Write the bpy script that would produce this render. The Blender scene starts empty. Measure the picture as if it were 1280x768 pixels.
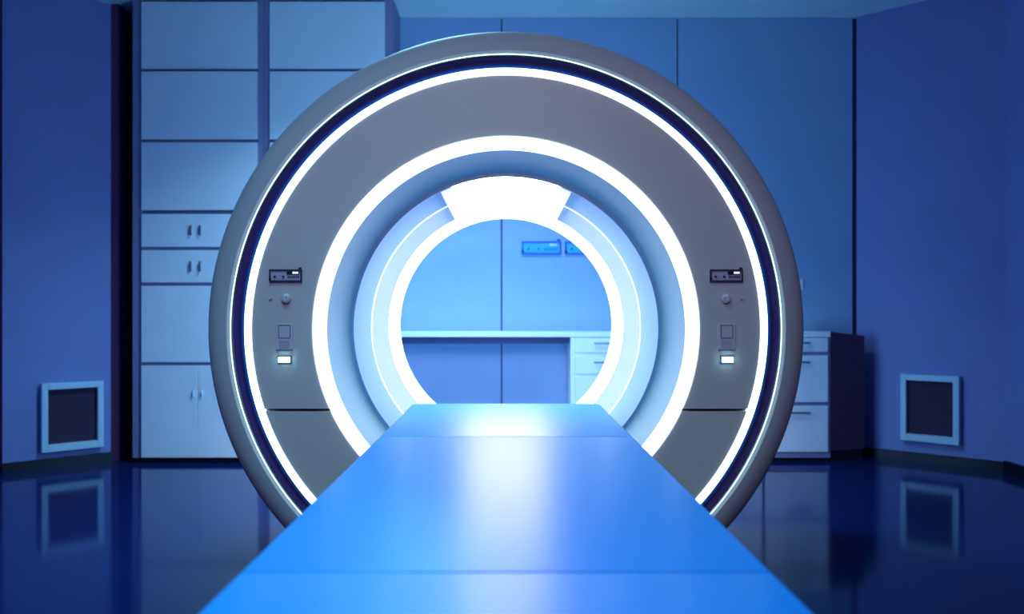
import bpy, bmesh, math
from mathutils import Vector, Matrix
PI = math.pi
scn = bpy.context.scene
C = scn.collection
F = 1010.0            # focal length in pixels of the 1280-wide frame
H = 1.025             # eye height
def X(px, d): return (px - 632.5) * d / F
def Z(py, d): return H - (py - 392.0) * d / F

# ------------------------------------------------------------------ materials
def mat(name, col, rough=0.5, metal=0.0, spec=0.5, ior=1.5, noise=0.0, nscale=40.0, bump=0.0, coat=0.0, coat_rough=0.1):
    m = bpy.data.materials.new(name); m.use_nodes = True
    nt = m.node_tree; b = nt.nodes['Principled BSDF']
    b.inputs['Base Color'].default_value = (*col, 1)
    b.inputs['Roughness'].default_value = rough
    b.inputs['Metallic'].default_value = metal
    b.inputs['Specular IOR Level'].default_value = spec
    b.inputs['IOR'].default_value = ior
    b.inputs['Coat Weight'].default_value = coat
    b.inputs['Coat Roughness'].default_value = coat_rough
    if noise or bump:
        tc = nt.nodes.new('ShaderNodeTexCoord')
        n = nt.nodes.new('ShaderNodeTexNoise'); n.inputs['Scale'].default_value = nscale
        n.inputs['Detail'].default_value = 4
        nt.links.new(tc.outputs['Object'], n.inputs['Vector'])
        if noise:
            r = nt.nodes.new('ShaderNodeValToRGB')
            r.color_ramp.elements[0].position = .3; r.color_ramp.elements[1].position = .7
            r.color_ramp.elements[0].color = (*[c * (1 - noise) for c in col], 1)
            r.color_ramp.elements[1].color = (*[min(1, c * (1 + noise)) for c in col], 1)
            nt.links.new(n.outputs['Fac'], r.inputs['Fac'])
            nt.links.new(r.outputs['Color'], b.inputs['Base Color'])
        if bump:
            bp = nt.nodes.new('ShaderNodeBump'); bp.inputs['Strength'].default_value = bump
            bp.inputs['Distance'].default_value = .002
            nt.links.new(n.outputs['Fac'], bp.inputs['Height'])
            nt.links.new(bp.outputs['Normal'], b.inputs['Normal'])
    return m
def glow(name, col, strength):
    m = bpy.data.materials.new(name); m.use_nodes = True
    b = m.node_tree.nodes['Principled BSDF']
    b.inputs['Base Color'].default_value = (.8, .8, .8, 1)
    b.inputs['Roughness'].default_value = .3
    b.inputs['Emission Color'].default_value = (*col, 1)
    b.inputs['Emission Strength'].default_value = strength
    return m

M = {}
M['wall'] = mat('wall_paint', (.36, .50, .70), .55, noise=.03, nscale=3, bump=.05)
M['wall_dim'] = mat('wall_paint_dim_light', (.25, .28, .57), .6, noise=.03, nscale=3, bump=.05)  # violet dimness away from the light is put into this wall colour
M['seam'] = mat('dark_seam', (.10, .08, .22), .8)
M['band'] = mat('band_navy', (.02, .03, .12), .6)  # navy of the dark band below the worktop edge
M['ceil'] = mat('ceiling_paint', (.66, .84, .80), .7, noise=.02, nscale=4)
M['floor'] = mat('polished_floor', (.004, .016, .09), .10, ior=1.38, noise=.15, nscale=1.3)
M['floor'].node_tree.nodes['Principled BSDF'].inputs['Specular Tint'].default_value = (.15, .5, 1, 1)
M['base'] = mat('black_baseboard', (.008, .006, .014), .45)
M['niche'] = mat('niche_shade_colour', (.12, .035, .10), .8)  # the gap's shadow is put into this dark colour
M['lam'] = mat('white_laminate', (.94, .93, .94), .35, noise=.02, nscale=5)
M['carc'] = mat('grey_carcass', (.30, .26, .42), .5)
M['darkcab'] = mat('dark_purple_laminate', (.10, .035, .09), .6, noise=.05, nscale=8)
M['handle'] = mat('brushed_metal', (.35, .35, .40), .35, metal=.8)
M['steel'] = mat('vent_frame_metal', (.55, .78, .88), .4, noise=.03, nscale=30)
M['ventin'] = mat('vent_dark', (.045, .014, .05), .7)
M['shell'] = mat('shell_plastic', (.38, .38, .40), .5, spec=.3, noise=.015, nscale=5)
M['face'] = mat('face_plastic', (.48, .42, .40), .45, noise=.015, nscale=4)
M['groove'] = mat('navy_gloss_channel', (.035, .022, .13), .45, spec=.3)
M['bluetrim'] = mat('blue_trim', (.006, .07, .34), .5, spec=.3)
M['black'] = mat('black_gap', (.003, .003, .006), .8)
M['flare'] = mat('flare_plastic', (.20, .39, .46), .45)
M['liner'] = mat('liner_plastic', (.18, .32, .50), .4)
M['liner_lit'] = mat('lit_liner_plastic', (.27, .37, .50), .4)  # liner copy lightened to carry the glow near the bore's rear
M['cush'] = mat('blue_vinyl', (.0, .205, .55), .42, spec=.75)
_nt = M['cush'].node_tree; _b = _nt.nodes['Principled BSDF']; _b.inputs['Anisotropic'].default_value = .75
_tg = _nt.nodes.new('ShaderNodeTangent'); _tg.direction_type = 'RADIAL'; _tg.axis = 'X'   # anisotropy stretches the lamp's highlight into a long streak
_nt.links.new(_tg.outputs['Tangent'], _b.inputs['Tangent'])
M['cradle'] = mat('cradle_plastic', (.30, .34, .5), .4)
M['outline'] = mat('panel_outline', (.03, .02, .06), .5)
M['panel'] = mat('panel_plate', (.38, .32, .42), .4)
M['bluepanel'] = mat('blue_panel_plate', (.01, .50, .95), .35)
M['blueline'] = mat('blue_panel_outline', (.02, .14, .60), .5)
M['knob'] = mat('knob_plastic', (.50, .42, .45), .25)
M['switch'] = mat('switch_plastic', (.85, .85, .85), .3)
WHITE = (.42, .75, 1.0)
M['led_thin'] = glow('led_thin', (.55, .88, 1.0), 2.2)
M['led_outer'] = glow('led_outer', (.55, .82, 1.0), 2.8)
M['led_inner'] = glow('led_inner', (.60, .82, 1.0), 2.3)
M['led_bore'] = glow('led_bore', (.85, .93, 1.0), 1.7)
M['led_line'] = glow('led_line', (.55, .85, 1.0), 2.2)
M['led_top'] = glow('led_top', (.98, .88, 1.0), 23.0)
M['falloff_glow'] = glow('falloff_glow', (.72, .86, 1.0), 1.0)  # weak emission for the roof lamp's falloff strips
M['rear_fill_glow'] = glow('rear_fill_glow', (.10, .42, 1.0), 24.0)  # blue glow of the added rear ring
M['led_lamp'] = glow('led_lamp', (.30, .80, 1.0), 9.0)
M['white_txt'] = glow('display_white', (.8, .85, 1.0), 1.0)
M['white_mark'] = mat('white_mark', (.9, .95, 1.0), .4)

# ------------------------------------------------------------------ helpers
def obj(name, bm, m, parent=None, smooth=False, loc=None):
    me = bpy.data.meshes.new(name)
    bmesh.ops.recalc_face_normals(bm, faces=bm.faces)
    bm.to_mesh(me); bm.free()
    ms = m if isinstance(m, (list, tuple)) else [m]
    for q in ms: me.materials.append(q)
    if smooth:
        for p in me.polygons: p.use_smooth = True
    o = bpy.data.objects.new(name, me); C.objects.link(o)
    if smooth:
        try: me.set_sharp_from_angle(angle=math.radians(40))
        except Exception: pass
    if parent is not None:
        o.parent = parent
        o.location = -parent.location            # part meshes are written in world space
    return o
def box(bm, x0, x1, y0, y1, z0, z1, bev=0.0, mi=0):
    r = bmesh.ops.create_cube(bm, size=1.0)
    vs = r['verts']
    for v in vs:
        v.co = Vector((x0 + (v.co.x + .5) * (x1 - x0), y0 + (v.co.y + .5) * (y1 - y0), z0 + (v.co.z + .5) * (z1 - z0)))
    fs = set(f for v in vs for f in v.link_faces)
    for f in fs: f.material_index = mi
    if bev:
        es = list(set(e for v in vs for e in v.link_edges))
        bmesh.ops.bevel(bm, geom=es, offset=bev, segments=2, affect='EDGES', profile=.5)
    return bm
def B(*a, **k):
    bm = bmesh.new(); box(bm, *a, **k); return bm
def lathe(bm, prof, cz, n=160, closed=True, a0=0.0, a1=2*PI, cx=0.0):
    """profile of (radius, y) swept about the y axis through (cx, cz)"""
    full = abs(a1 - a0 - 2*PI) < 1e-6
    rings = []
    m = n if full else n + 1
    for i in range(m):
        a = a0 + (a1 - a0) * i / n
        rings.append([bm.verts.new((cx + r*math.sin(a), y, cz + r*math.cos(a))) for r, y in prof])
    K = len(prof)
    for i in range(n):
        A = rings[i]; D = rings[(i+1) % m]
        for k in range(K if closed else K-1):
            l = (k+1) % K
            bm.faces.new((A[k], A[l], D[l], D[k]))
    if not full and closed:
        bm.faces.new(rings[0]); bm.faces.new(rings[-1])
    return bm
def arc(c, r, a, b, n):
    return [(c[0] + r[0]*math.cos(a+(b-a)*i/n), c[1] + r[1]*math.sin(a+(b-a)*i/n)) for i in range(n+1)]
def prism(bm, pts, z0, z1):
    lo = [bm.verts.new((p[0], p[1], z0)) for p in pts]; hi = [bm.verts.new((p[0], p[1], z1)) for p in pts]
    n = len(pts)
    bm.faces.new(lo); bm.faces.new(hi)
    for i in range(n): bm.faces.new((lo[i], lo[(i+1) % n], hi[(i+1) % n], hi[i]))
    return bm
def tag(o, label=None, cat=None, group=None, kind=None):
    if label: o['label'] = label
    if cat: o['category'] = cat
    if group: o['group'] = group
    if kind: o['kind'] = kind
    return o
def thing(name, loc, label, cat, group=None):
    o = bpy.data.objects.new(name, None); C.objects.link(o); o.location = loc; o.empty_display_size = .1
    return tag(o, label, cat, group)
def struct(name, bm, m, smooth=False):
    o = obj(name, bm, m, smooth=smooth); o['kind'] = 'structure'; return o

# ------------------------------------------------------------------ room shell
YB = 5.88; ZC = 3.18; XS = 3.245; YF = -2.4
CRN_R = (2.535, 5.88); CRN_L = (-2.746, 5.632); T = .12
outline = [(-XS-T, YF-T), (XS+T, YF-T), (XS+T, 7.0), (-XS-T, 7.0)]
struct('floor', prism(bmesh.new(), outline, -.1, 0.0), M['floor'])
struct('ceiling', prism(bmesh.new(), outline, ZC, ZC+.1), M['ceil'])
# back wall: three tall panels with dark joints between
bm = bmesh.new()
box(bm, -2.45, 2.60, YB+.025, YB+T, 0, ZC, mi=1)
joints = [(-2.45, -1.31-.004), (-1.31+.004, X(627, YB)-.006), (X(627, YB)+.006, X(847, YB)-.006), (X(847, YB)+.006, CRN_R[0]-.014)]
for a, b in joints: box(bm, a, b, YB, YB+.03, 0, ZC)
struct('wall_back', bm, [M['wall'], M['seam']])
# chamfered right wall
def wallseg(name, p, q, th, m, extra=0.0):
    p = Vector(p); q = Vector(q); d = (q-p).normalized(); n = Vector((-d.y, d.x)) * th
    pts = [p, q, q+n, p+n]
    return struct(name, prism(bmesh.new(), pts, 0, ZC), m)
wallseg('wall_right_corner', (XS, 5.24), (CRN_R[0]+.012, 5.869), -T, M['wall_dim'])
wallseg('wall_right', (XS, YF), (XS, 5.24), -T, M['wall_dim'])
wallseg('wall_left_corner', (CRN_L[0], CRN_L[1]), (-3.235, 5.19), -T, M['wall_dim'])
wallseg('wall_left', (-XS-.01, 5.17), (-XS-.01, YF), -T, M['wall_dim'])
struct('wall_front', B(-XS-T, XS+T, YF-T, YF, 0, ZC), M['wall_dim'])
# the deep dark niche between the left corner wall and the tall cabinets
bm = bmesh.new()
box(bm, -2.92, -2.40, 6.5, 6.6, 0, ZC); box(bm, -2.45, -2.36, 6.0, 6.5, 0, ZC); box(bm, -2.95, -2.86, 5.70, 6.5, 0, ZC)
struct('wall_niche', bm, M['niche'])
struct('niche_shade_strip', B(-2.742, -2.70, 5.62, 5.80, 0, ZC), M['niche'])  # dark strip standing in for shadow at the niche edge
# baseboards, along each wall run
def skirt(name, p, q, h=.062, th=.012, side=1):
    p = Vector(p); q = Vector(q); d = (q-p).normalized(); n = Vector((-d.y, d.x)) * th * side
    return struct(name, prism(bmesh.new(), [p, q, q+n, p+n], 0.0, h), M['base'])
skirt('baseboard_right_corner', (XS, 5.24), (CRN_R[0]+.012, 5.869), side=1)
skirt('baseboard_right', (XS, YF), (XS, 5.24), side=1, th=.02, h=.07)
skirt('baseboard_left_corner', (CRN_L[0], CRN_L[1]), (-3.235, 5.19), side=1)
skirt('baseboard_left', (-XS-.01, 5.17), (-XS-.01, YF), side=1)
skirt('baseboard_back', (-.76, YB), (2.52, YB), side=-1)

# ------------------------------------------------------------------ vents in the corner walls
def vent(px0, px1, wp, wq, ztop, zbot, label):
    """square recessed return-air vent; wp->wq is the wall face, left to right in the photo"""
    p = Vector((*wp, 0)); q = Vector((*wq, 0)); d = (q-p).normalized(); n = Vector((d.y, -d.x, 0))   # n points into the room
    def hit(px):
        k = (px-632.5)/F       # X = k*Y
        t = (k*p.y - p.x)/(d.x - k*d.y)
        return t
    t0, t1 = hit(px0), hit(px1)
    o = p + d*t0 + n*.002; w = t1-t0
    e = thing('wall_vent', (o.x, o.y, zbot), label, 'vent', 'square floor-level wall vents')
    e.rotation_euler = (0, 0, math.atan2(d.y, d.x))
    # local: x along wall, -y into the room
    def lp(name, bm, m, par=None):
        ob = obj(name, bm, m); ob.parent = par or e; return ob
    h = ztop-zbot; fw = .037; dp = .05
    bm = bmesh.new()
    box(bm, 0, fw, -dp, 0, 0, h, .003); box(bm, w-fw, w, -dp, 0, 0, h, .003)
    box(bm, fw, w-fw, -dp, 0, h-fw*1.1, h, .003); box(bm, fw, w-fw, -dp, 0, 0, fw*1.3, .003)
    lp('frame', bm, M['steel'])
    lp('back_plate', B(fw, w-fw, -.012, -.001, fw, h-fw), M['ventin'])
    return e
vent(50, 127, (-3.235, 5.19), CRN_L, Z(478, 5.45), Z(562, 5.45), 'square metal-framed vent low on the left angled wall')
vent(1128, 1201, CRN_R, (XS, 5.24), Z(469, 5.53), Z(553, 5.53), 'square metal-framed vent low on the right angled wall')

# ------------------------------------------------------------------ tall cabinets at left
DC = 5.53
def tall_unit(fx0, fx1, dx0, dx1, label, split=True):
    x0, x1, a, b = X(fx0, DC), X(fx1, DC), X(dx0, DC), X(dx1, DC)
    cx = (x0+x1)/2
    e = thing('tall_cabinet', (cx, DC, 0), label, 'cabinet', 'tall storage cabinets on the back wall')
    bm = bmesh.new()
    y0 = DC + .004
    box(bm, x0, a-.002, y0, YB-.006, .035, ZC-.004)      # side stiles
    box(bm, b+.002, x1, y0, YB-.006, .035, ZC-.004)
    box(bm, a-.002, b+.002, YB-.03, YB-.006, .035, ZC-.004)
    box(bm, a-.002, b+.002, y0+.012, YB-.03, .035, .06); box(bm, a-.002, b+.002, y0+.012, YB-.03, ZC-.02, ZC-.004)
    rows = [(3, 86), (90, 174.5), (178.5, 263), (268, 309), (313, 353.5), (357.5, 453), (457, 572)]
    for r0, r1 in rows[1:]:
        z = Z(r0-2, DC); box(bm, a-.002, b+.002, y0+.012, YB-.03, z-.009, z+.009)
    obj('body', bm, M['carc'], e)
    obj('plinth', B(x0+.01, x1-.01, DC+.03, YB-.01, .0, .034), M['base'], e)
    for i, (r0, r1) in enumerate(rows):
        z1, z0 = Z(r0, DC), Z(r1, DC)
        if i in (3, 4):
            d = obj('drawer', B(a, b, DC-.014, DC+.012, z0, z1, bev=.003), M['lam'], e)
            for s in (-.032, .032):
                bm = bmesh.new()
                xx = (a+b)/2 - .02 + s
                zm = (z0+z1)/2
                box(bm, xx-.006, xx+.006, DC-.034, DC-.026, zm-.034, zm+.034, .002)
                box(bm, xx-.004, xx+.004, DC-.028, DC-.013, zm-.03, zm-.022); box(bm, xx-.004, xx+.004, DC-.028, DC-.013, zm+.022, zm+.03)
                h = obj('handle', bm, M['handle'], d); h.location = (0, 0, 0)
        elif i == 6:
            xm = a + (b-a)*.49
            for k, (p, q) in enumerate(((a, xm-.0015), (xm+.0015, b))):
                d = obj('door', B(p, q, DC-.014, DC+.012, z0, z1, bev=.002), M['lam'], e)
                xx = xm + (-.03 if k == 0 else .03)
                h = obj('handle', B(xx-.003, xx+.003, DC-.03, DC-.013, z1-.21, z1-.17, .001), M['steel'], d); h.location = (0, 0, 0)
        else:
            obj('door', B(a, b, DC-.014, DC+.012, z0, z1, bev=.003), M['lam'], e)
    return e
tall_unit(165.5, 329.3, 177.5, 322, 'tall pale cabinet at the far left, next to the dark niche')
tall_unit(329.7, 492, 337.5, 481.5, 'tall pale cabinet partly hidden behind the upper left of the scanner ring')

# ------------------------------------------------------------------ worktop run
DW = 5.58
zt = Z(414.8, DW)
XL = X(494, DW)
e = thing('worktop', (0, DW, zt), 'long pale worktop along the back wall, over the drawers and the open knee space', 'worktop')
obj('board', B(XL, X(1038, DW), DW-.006, YB-.004, zt-.038, zt, bev=.004), M['lam'], e)
obj('band', B(XL+.02, X(712.5, DW), DW+.012, DW+.04, zt-.038-.046, zt-.0385), M['band'], e)['label'] = 'dark rail under the front edge'
obj('support_panel', B(XL, XL+.018, DW+.004, YB-.004, 0, zt-.0385), M['lam'], e)
cols = [(713, 797), (798, 876), (877, 954), (955, 1038)]
labs = ['pale drawer unit seen through the scanner opening, beside the knee space',
        'second pale drawer unit right of the knee space, behind the scanner ring',
        'third pale drawer unit right of the knee space, behind the scanner ring',
        'pale drawer unit at the right end of the worktop, beside the dark unit']
zu = zt-.040
for i, ((c0, c1), lab) in enumerate(zip(cols, labs)):
    x0, x1 = X(c0, DW)+.001, X(c1, DW)-.001
    e = thing('drawer_unit', ((x0+x1)/2, DW, 0), lab, 'drawers', 'drawer units under the worktop')
    bm = bmesh.new()
    la = X(718.5, DW)-x0 if i == 0 else .008
    rb = x1-X(1034.5, DW) if i == 3 else .008
    box(bm, x0, x0+la-.001, DW, YB-.01, .028, zu); box(bm, x1-rb+.001, x1, DW, YB-.01, .028, zu)
    box(bm, x0+la-.001, x1-rb+.001, DW+.012, YB-.01, .028, zu)
    box(bm, x0+la-.001, x1-rb+.001, DW, DW+.012, .028, .065)
    obj('body', bm, M['lam'] if i == 0 else M['carc'], e)
    obj('plinth', B(x0+.002, x1-.002, DW+.03, YB-.02, 0, .027), M['base'], e)
    rows = [(423, 441), (445, 467.5), (471, 565)] if i == 0 else [(422.5, 440), (444.5, 503), (507.5, 565)]
    a, b = x0+la, x1-rb
    for r0, r1 in rows:
        z1, z0 = Z(r0, DW), Z(r1, DW)
        d = obj('drawer', B(a+.001, b-.001, DW-.012, DW+.011, z0, z1, bev=.003), M['lam'], e)
        zh = z1 - (.045 if z1-z0 > .15 else (z1-z0)*.35); xm = (a+b)/2
        bm = B(xm-.082, xm+.082, DW-.036, DW-.028, zh-.006, zh+.006, .002)
        for s in (-.07, .07): box(bm, xm+s-.004, xm+s+.004, DW-.03, DW-.011, zh-.004, zh+.004)
        h = obj('handle', bm, M['handle'], d); h.location = (0, 0, 0)

# dark end unit against the corner
bm = bmesh.new()
xa, xb = X(1039, DW)+.002, X(1080.5, 5.67)
pts = [(xa, DW+.004), (xb, 5.67), (xb-.085, 5.76), (xa, 5.80)]
n = len(pts); lo = [bm.verts.new((p[0], p[1], .075)) for p in pts]
hi = [bm.verts.new((p[0], p[1], z)) for p, z in zip(pts, (zt-.001, .868, .868, zt-.001))]
bm.faces.new(lo); bm.faces.new(hi)
for i in range(n): bm.faces.new((lo[i], lo[(i+1) % n], hi[(i+1) % n], hi[i]))
e = thing('end_cabinet', ((xa+xb)/2, DW+.06, 0), 'dark purple end unit in the right corner beside the pale drawers', 'cabinet')
obj('body', bm, M['darkcab'], e)
pp = [(xa+.004, DW+.012), (xb-.012, 5.672), (xb-.09, 5.752), (xa+.004, 5.79)]
obj('plinth', prism(bmesh.new(), pp, 0, .074), M['base'], e)

# light switch and the wall panels
xs, zs = X(1001, YB), Z(356, YB)
e = thing('light_switch', (xs, YB, zs-.04), 'small pale light switch on the back wall beside the right edge of the scanner', 'switch')
obj('plate', B(xs-.014, xs+.018, YB-.010, YB-.001, zs-.042, zs+.042, bev=.003), M['switch'], e)
obj('rocker', B(xs-.008, xs+.012, YB-.014, YB-.0095, zs-.02, zs+.02, bev=.002), M['switch'], e)

def io_panel(e, x0, x1, z0, z1, y, plate, line, disp, mark, scale, nested=None):
    """framed instrument strip: two round buttons at left, small display with white figures at upper right"""
    w = x1-x0; h = z1-z0; g = h*.13
    kids = []
    def P(name, bm, m, lab=None):
        o = obj(name, bm, m, e if nested is None else nested)
        if nested is not None: o.location = (0, 0, 0)
        if lab: o['label'] = lab
        return o
    P('plate', B(x0+g*.5, x1-g*.5, y-.005*scale, y, z0+g*.5, z1-g*.5), plate)
    bm = bmesh.new(); t = -.009*scale
    box(bm, x0, x1, y+t, y, z0, z0+g); box(bm, x0, x1, y+t, y, z1-g, z1)
    box(bm, x0, x0+g, y+t, y, z0+g, z1-g); box(bm, x1-g, x1, y+t, y, z0+g, z1-g)
    box(bm, x1-w*.10, x1-w*.02, y+t, y, z1, z1+h*.16)
    box(bm, x0, x0+w*.06, y+t, y, z0+g, z0+h*.32)
    P('bezel', bm, line)
    for fx in (.17, .43):
        b2 = lathe(bmesh.new(), [(0.0001, y-.011*scale), (h*.075, y-.011*scale), (h*.09, y-.004*scale), (0.0001, y-.004*scale)], z0+h*.42, n=20, cx=x0+w*fx)
        P('button', b2, line)
    P('display', B(x0+w*.54, x0+w*.92, y-.008*scale, y-.004*scale, z0+h*.58, z0+h*.83), disp)
    bm = bmesh.new()
    for k, (fx, fw) in enumerate(((.72, .06), (.79, .045), (.845, .045))):
        box(bm, x0+w*fx, x0+w*(fx+fw), y-.010*scale, y-.0079*scale, z0+h*.64, z0+h*.80)
    P('readout', bm, mark)
    bm = bmesh.new()
    for k in range(6):
        box(bm, x0+w*(.57+k*.06), x0+w*(.57+k*.06+.04), y-.008*scale, y-.0045*scale, z0+h*.32, z0+h*.46)
    P('key_row', bm, line)
for (a, b), lab in (((652, 701), 'blue instrument panel on the back wall, the whole one seen through the opening'),
                    ((706, 755), 'blue instrument panel on the back wall, partly cut off by the scanner ring')):
    x0, x1, z1, z0 = X(a, YB), X(b, YB), Z(302, YB), Z(318.5, YB)
    e = thing('wall_panel', ((x0+x1)/2, YB, z0), lab, 'control panel', 'blue panels on the back wall')
    io_panel(e, x0, x1, z0, z1, YB-.001, M['bluepanel'], M['blueline'], M['bluepanel'], M['white_mark'], 2.0)

# ------------------------------------------------------------------ the scanner
Y0 = F/375.0          # plane of the front face
CZ = Z(412, Y0)       # axis height
R = lambda px: px/375.0
g = thing('ring_scanner', (0, Y0, 0), 'large round grey scanner with glowing white rings and an open bore', 'medical scanner')
# outer shell: rounded front rim, straight barrel, rear face; flattened where it stands on the floor
RO = 1.017
prof = [(R(345.5), Y0+.012)] + [(R(345.5)+(RO-R(345.5))*math.sin(t*PI/2)**1.0, Y0-.004+.085*(1-math.cos(t*PI/2))) for t in [i/14 for i in range(1, 15)]]
prof += [(RO, Y0+.25), (RO, 3.76), (RO-.03, 3.86), (.93, 3.90), (.57, 3.92), (.545, 3.915), (.545, 3.86), (.90, 3.84), (.93, 3.80), (.93, Y0+.12), (R(345.5), Y0+.10)]
bm = lathe(bmesh.new(), prof, CZ, n=220)
bmesh.ops.bisect_plane(bm, geom=bm.verts[:]+bm.edges[:]+bm.faces[:], plane_co=(0, 0, .002), plane_no=(0, 0, -1), clear_outer=True)
obj('shell', bm, M['shell'], g, smooth=True)
def ring(name, r_out, r_in, y0, y1, m, n=220, smooth=True, **k):
    return obj(name, lathe(bmesh.new(), [(r_out, y0), (r_out, y1), (r_in, y1), (r_in, y0)], CZ, n=n, **k), m, g, smooth=smooth)
def tring(name, rc, yc, rad, m):
    pr = [(rc+rad*math.cos(a), yc+rad*math.sin(a)) for a in [2*PI*i/8 for i in range(8)]]
    return obj(name, lathe(bmesh.new(), pr, CZ, n=220), m, g, smooth=True)
tring('thin_light_line', R(344.2), Y0-.002, .0021, M['led_thin'])['label'] = 'thin white glowing line'
# dark channel, dished
pr = [(R(343), Y0+.020), (R(341), Y0+.030), (R(338), Y0+.034), (R(335), Y0+.030), (R(333.8), Y0+.022), (R(333.8), Y0+.07), (R(343), Y0+.07)]
obj('channel', lathe(bmesh.new(), pr, CZ, n=220), M['groove'], g, smooth=True)['label'] = 'dark navy channel'
pr = [(R(333.6), Y0+.022), (R(332.5), Y0+.014), (R(330), Y0+.009), (R(327.2), Y0+.008), (R(327.2), Y0+.05), (R(333.6), Y0+.05)]
obj('blue_trim', lathe(bmesh.new(), pr, CZ, n=220), M['bluetrim'], g, smooth=True)['label'] = 'blue trim ring'
ring('outer_light_ring', R(326.8), R(319.5), Y0-.004, Y0+.03, M['led_outer'])['label'] = 'white glowing outer ring'
# flat face in an upper and a lower panel with a black gap between
zc = Z(513, Y0)
for name, up in (('face_panel', True), ('face_panel', False)):
    pr = [(R(318.8), Y0+.006), (R(317.5), Y0), (R(242.6), Y0), (R(241.4), Y0+.004), (R(241.4), Y0+.04), (R(318.8), Y0+.04)]
    bm = lathe(bmesh.new(), pr, CZ, n=256)
    s = 1 if up else -1
    r = bmesh.ops.bisect_plane(bm, geom=bm.verts[:]+bm.edges[:]+bm.faces[:], plane_co=(0, 0, zc+s*.0045), plane_no=(0, 0, -s), clear_outer=True)
    bmesh.ops.holes_fill(bm, edges=[e_ for e_ in bm.edges if e_.is_boundary])
    obj(name, bm, M['face'], g, smooth=True)
ring('backing_ring', R(318), R(242), Y0+.045, Y0+.06, M['black'])['label'] = 'black gap behind the face panels'
# inner light ring, slightly domed, running inwards over the lip
pr = [(R(241.2), Y0+.02), (R(241.2), Y0-.004), (R(238), Y0-.008), (R(230), Y0-.006), (R(225), Y0+.006), (R(225), Y0+.03)]
obj('inner_light_ring', lathe(bmesh.new(), pr, CZ, n=220), M['led_inner'], g, smooth=True)['label'] = 'broad white glowing inner ring'
# dished flare from the light ring down to the bore mouth
YM = 2.82; RM = .5305
pr = [(R(225), Y0+.012)]
for i in range(1, 11):
    t = i/10
    pr.append((R(225)+(RM-R(225))*t, Y0+.012+(YM-Y0-.012)*math.sin(t*PI/2)**.9))
pr += [(RM, YM+.03), (R(226), YM+.03), (R(227), Y0+.02)]
obj('flare', lathe(bmesh.new(), pr, CZ, n=220), M['flare'], g, smooth=True)
# bore tube
YL = 3.15; YG = 3.56; YE = 3.90; RE = .510
rr = lambda y: RM+(RE-RM)*(y-YM)/(YE-YM)
def tube(name, ya, yb, m, lip=0.0, n=220):
    pr = [(rr(ya)-.0+lip, ya), (rr(ya)-.003+lip, ya+.004)] if lip else [(rr(ya), ya)]
    pr += [(rr(yb), yb), (rr(yb)+.02, yb), (rr(ya)+.02, ya)]
    return obj(name, lathe(bmesh.new(), pr, CZ, n=n), m, g, smooth=True)
tube('bore_liner', YM-.004, YL-.004, M['liner'])
tube('bore_liner', YL+.004, YG, M['liner_lit'])['label'] = 'inner bore lining with the rear glow put into its colour'
tring('bore_light_line', rr(YL)+.002, YL, .0045, M['led_line'])['label'] = 'thin glowing line round the bore'
tube('bore_light_ring', YG, YE, M['led_bore'])['label'] = 'white glowing rear part of the bore'
# glowing lamp panel in the roof of the bore
pr = [(rr(YM+.01)-.001, YM+.01), (rr(YG+.1)-.001, YG+.1), (rr(YG+.1)-.010, YG+.1), (rr(YM+.01)-.010, YM+.01)]
obj('roof_lamp', lathe(bmesh.new(), pr, CZ, n=40, a0=-math.radians(21), a1=math.radians(21)), M['led_top'], g, smooth=True)['label'] = 'brilliant white lamp panel in the bore roof'
for sa in (-1, 1):  # dim glowing strips added to imitate the roof lamp's soft falloff
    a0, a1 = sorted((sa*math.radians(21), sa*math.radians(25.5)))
    obj('glow_falloff_strip', lathe(bmesh.new(), pr, CZ, n=8, a0=a0, a1=a1), M['falloff_glow'], g, smooth=True)['label'] = 'dim strip added beside the roof lamp for its glow falloff'
ring('added_rear_ring', .74, .64, 3.925, 3.94, M['rear_fill_glow'])  # unseen glowing ring, added to light the back wall and ceiling

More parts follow.
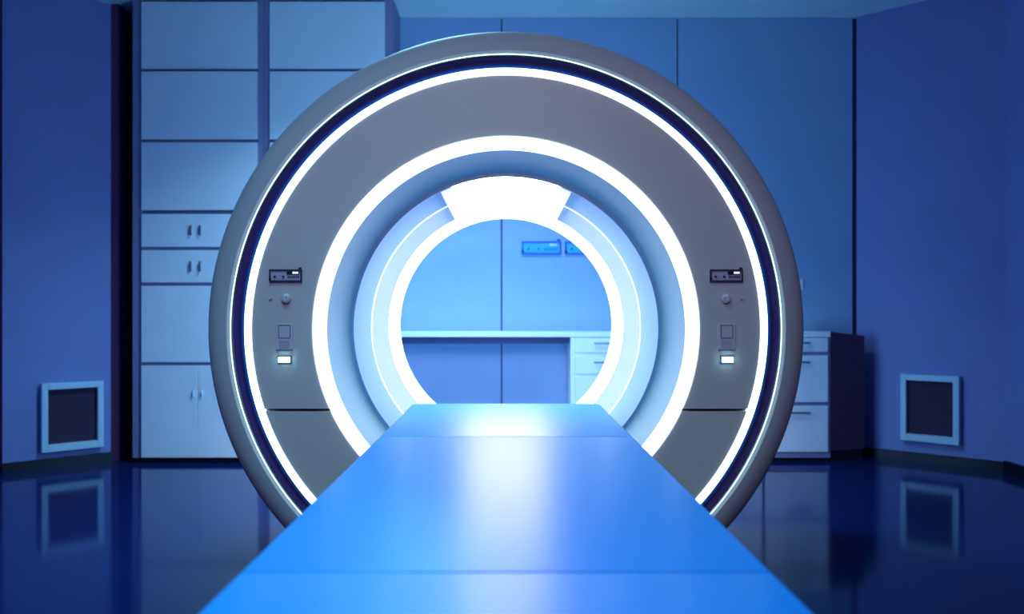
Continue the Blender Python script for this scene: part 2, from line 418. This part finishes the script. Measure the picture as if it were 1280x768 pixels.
# instruments on the face
def face_box(name, bm, m, par=None, lab=None):
    o = obj(name, bm, m, par or g)
    if par: o.location = (0, 0, 0)
    if lab: o['label'] = lab
    return o
YP = Y0-.0005
for side, xa, xk, xbt, xp in ((0, 337, 358, 338, 345.5), (1, 887, 907, 927, 897.5)):
    x0, x1, z1, z0 = X(xa, Y0), X(xa+41, Y0), Z(337, Y0), Z(352.5, Y0)
    cp = face_box('control_panel', B(x0+.001, x1-.001, YP-.002, YP, z0+.001, z1-.001), M['panel'])
    io_panel(g, x0, x1, z0, z1, YP-.001, M['panel'], M['outline'], M['black'], M['white_txt'], .8, nested=cp)
    kx, kz = X(xk, Y0), Z(373, Y0); r = 6.3/375
    k = face_box('knob', lathe(bmesh.new(), [(.0001, YP-.016), (r*.75, YP-.016), (r*.9, YP-.013), (r, YP-.002), (r, YP), (.0001, YP)], kz, n=40, cx=kx), M['knob'])
    for p in k.data.polygons: p.use_smooth = True
    face_box('pointer', B(kx-.0015, kx+.0015, YP-.0175, YP-.0155, kz+r*.2, kz+r*.7), M['white_mark'], k)
    bx, r = X(xbt, Y0), 2.3/375
    face_box('push_button', lathe(bmesh.new(), [(.0001, YP-.006), (r*.8, YP-.006), (r, YP-.003), (r, YP), (.0001, YP)], Z(373, Y0), n=24, cx=bx), M['knob'])
    # keypad plate
    x0, x1, z1, z0 = X(xp, Y0), X(xp+21, Y0), Z(405, Y0), Z(438, Y0)
    kp = face_box('keypad', B(x0, x1, YP-.005, YP, z0, z1, bev=.0015), M['knob'])
    lx0, lx1 = x0+.008, x1-.008
    fr = bmesh.new(); lw = .0016; yy0, yy1 = YP-.0062, YP-.0045
    zt1, zt0 = z1-.004, z1-.048
    box(fr, lx0, lx1, yy0, yy1, zt1-lw, zt1); box(fr, lx0, lx1, yy0, yy1, zt0, zt0+lw)
    box(fr, lx0, lx0+lw, yy0, yy1, zt0, zt1); box(fr, lx1-lw, lx1, yy0, yy1, zt0, zt1)
    face_box('screen_outline', fr, M['outline'], kp)
    face_box('lower_edge', B(x0-.001, x1+.001, yy0, yy1, z0-.001, z0+.0015), M['outline'], kp)
    for rI in range(3):
        for cI in range(3):
            kx0 = lx0+.002+cI*(lx1-lx0-.004)/3; kz0 = z0+.006+rI*.010
            face_box('key', B(kx0+.001, kx0+(lx1-lx0-.004)/3-.001, YP-.0065, YP-.0045, kz0, kz0+.007), M['panel'], kp)
    # indicator lamp
    lc = xp+10.8 if side == 0 else xp+11
    x0, x1, z1, z0 = X(lc-8, Y0), X(lc+8, Y0), Z(445, Y0), Z(454.5, Y0)
    bz = bmesh.new(); lw = .0035
    box(bz, x0, x1, YP-.005, YP, z1-lw, z1); box(bz, x0, x1, YP-.005, YP, z0, z0+lw)
    box(bz, x0, x0+lw, YP-.005, YP, z0+lw, z1-lw); box(bz, x1-lw, x1, YP-.005, YP, z0+lw, z1-lw)
    il = face_box('indicator_lamp', bz, M['outline'], None, 'small lit indicator with a dark bezel')
    face_box('lens', B(x0+lw, x1-lw, YP-.016, YP, z0+lw, z1-lw, bev=.001), M['led_lamp'], il)

# ------------------------------------------------------------------ patient table
TZ = H-.342; TW = .351; YTE = F/330.0
t = thing('patient_table', (0, 1.6, 0), 'long bright blue padded table running from the foreground into the scanner bore', 'table')
def slab(y0, y1, z0, z1, w, rc_far=0.0, bev=.012, rim=.0):
    bm = bmesh.new(); pts = [(-w, y0), (w, y0)]
    if rc_far:
        n = 10
        pts += [(w-rc_far+rc_far*math.cos(a), y1-rc_far+rc_far*math.sin(a)) for a in [PI/2*i/n for i in range(n+1)]]
        pts += [(-w+rc_far-rc_far*math.sin(a), y1-rc_far+rc_far*math.cos(a)) for a in [PI/2*i/n for i in range(n+1)]]
    else: pts += [(w, y1), (-w, y1)]
    prism(bm, pts, z0, z1)
    es = [e_ for e_ in bm.edges if all(abs(v.co.z-z1) < 1e-6 for v in e_.verts)]
    bmesh.ops.bevel(bm, geom=es, offset=bev, segments=4, affect='EDGES', profile=.5)
    return bm
ys = [.35, F*.342/(715.5-392), F*.342/(546-392), YTE]
obj('cushion', slab(ys[0], ys[1]-.0012, TZ-.05, TZ, TW, bev=.0035), M['cush'], t, smooth=True)
obj('cushion', slab(ys[1]+.0012, ys[2]-.002, TZ-.05, TZ, TW, bev=.0035), M['cush'], t, smooth=True)
obj('cushion', slab(ys[2]+.002, ys[3], TZ-.05, TZ, TW, rc_far=.055, bev=.0035), M['cush'], t, smooth=True)
obj('cradle', slab(.33, YTE-.02, TZ-.11, TZ-.0505, TW-.03, rc_far=.05, bev=.01), M['cradle'], t, smooth=True)
obj('column', B(-.22, .22, .75, 2.3, .06, TZ-.111, bev=.03), M['cradle'], t)
obj('foot_plate', B(-.28, .28, .6, 2.5, 0.001, .059, bev=.015), M['groove'], t)

# ------------------------------------------------------------------ lights: blue ceiling lamps, plus unseen lights added as fill
def area(name, loc, rot, size, col, power, sy=None):
    l = bpy.data.lights.new(name, 'AREA'); l.energy = power; l.color = col
    l.shape = 'RECTANGLE'; l.size = size; l.size_y = sy or size
    o = bpy.data.objects.new(name, l); C.objects.link(o); o.location = loc; o.rotation_euler = rot
    return o
area('violet_fill', (0, .2, ZC-.02), (0, 0, 0), 2.4, (.40, .24, 1.0), 9, 1.6)  # unseen area light added for the dim violet ambient
area('ceiling_lamp_table', (-.6, 1.0, ZC-.02), (0, 0, 0), .8, (.08, .62, 1.0), 42, 1.2).data.spread = math.radians(110)
area('ceiling_lamp_cabinets', (-.5, 4.2, ZC-.02), (0, 0, 0), .6, (.30, .70, 1.0), 60, .6).data.spread = math.radians(125)
def spot(name, loc, target, col, power, deg, blend, rad=.15):
    l = bpy.data.lights.new(name, 'SPOT'); l.energy = power; l.color = col
    l.spot_size = math.radians(deg); l.spot_blend = blend; l.shadow_soft_size = rad
    o = bpy.data.objects.new(name, l); C.objects.link(o); o.location = loc
    o.rotation_euler = (Vector(target)-Vector(loc)).to_track_quat('-Z', 'Y').to_euler()
    return o
spot('face_fill_spot', (0, -1.2, ZC-.1), (0, Y0, 1.15), (1.0, .88, .95), 150, 34, .35)  # unseen spot added to light the scanner face in a neutral tone
spot('rear_fill_spot', (0, 4.05, 1.78), (0, YB, 1.0), (.18, .52, .85), 3, 120, 1.0, .08)  # unseen spot added to brighten the wall behind the bore

w = bpy.data.worlds.new('world'); scn.world = w; w.use_nodes = True
w.node_tree.nodes['Background'].inputs['Color'].default_value = (.01, .008, .04, 1)
w.node_tree.nodes['Background'].inputs['Strength'].default_value = 1.0

# ------------------------------------------------------------------ camera
cam = bpy.data.cameras.new('camera'); co = bpy.data.objects.new('camera', cam); C.objects.link(co)
co.location = (0, 0, H); co.rotation_euler = (PI/2, 0, 0)
cam.sensor_width = 36; cam.sensor_fit = 'HORIZONTAL'; cam.lens = 36*F/1280
cam.shift_x = 7.5/1280; cam.shift_y = 8/1280
cam.dof.use_dof = True; cam.dof.focus_distance = 2.72; cam.dof.aperture_fstop = 2.4
cam.clip_start = .01
scn.camera = co
vs = scn.view_settings
vs.view_transform = 'Standard'; vs.look = 'None'; vs.exposure = 0; vs.gamma = 1; vs.use_curve_mapping = False
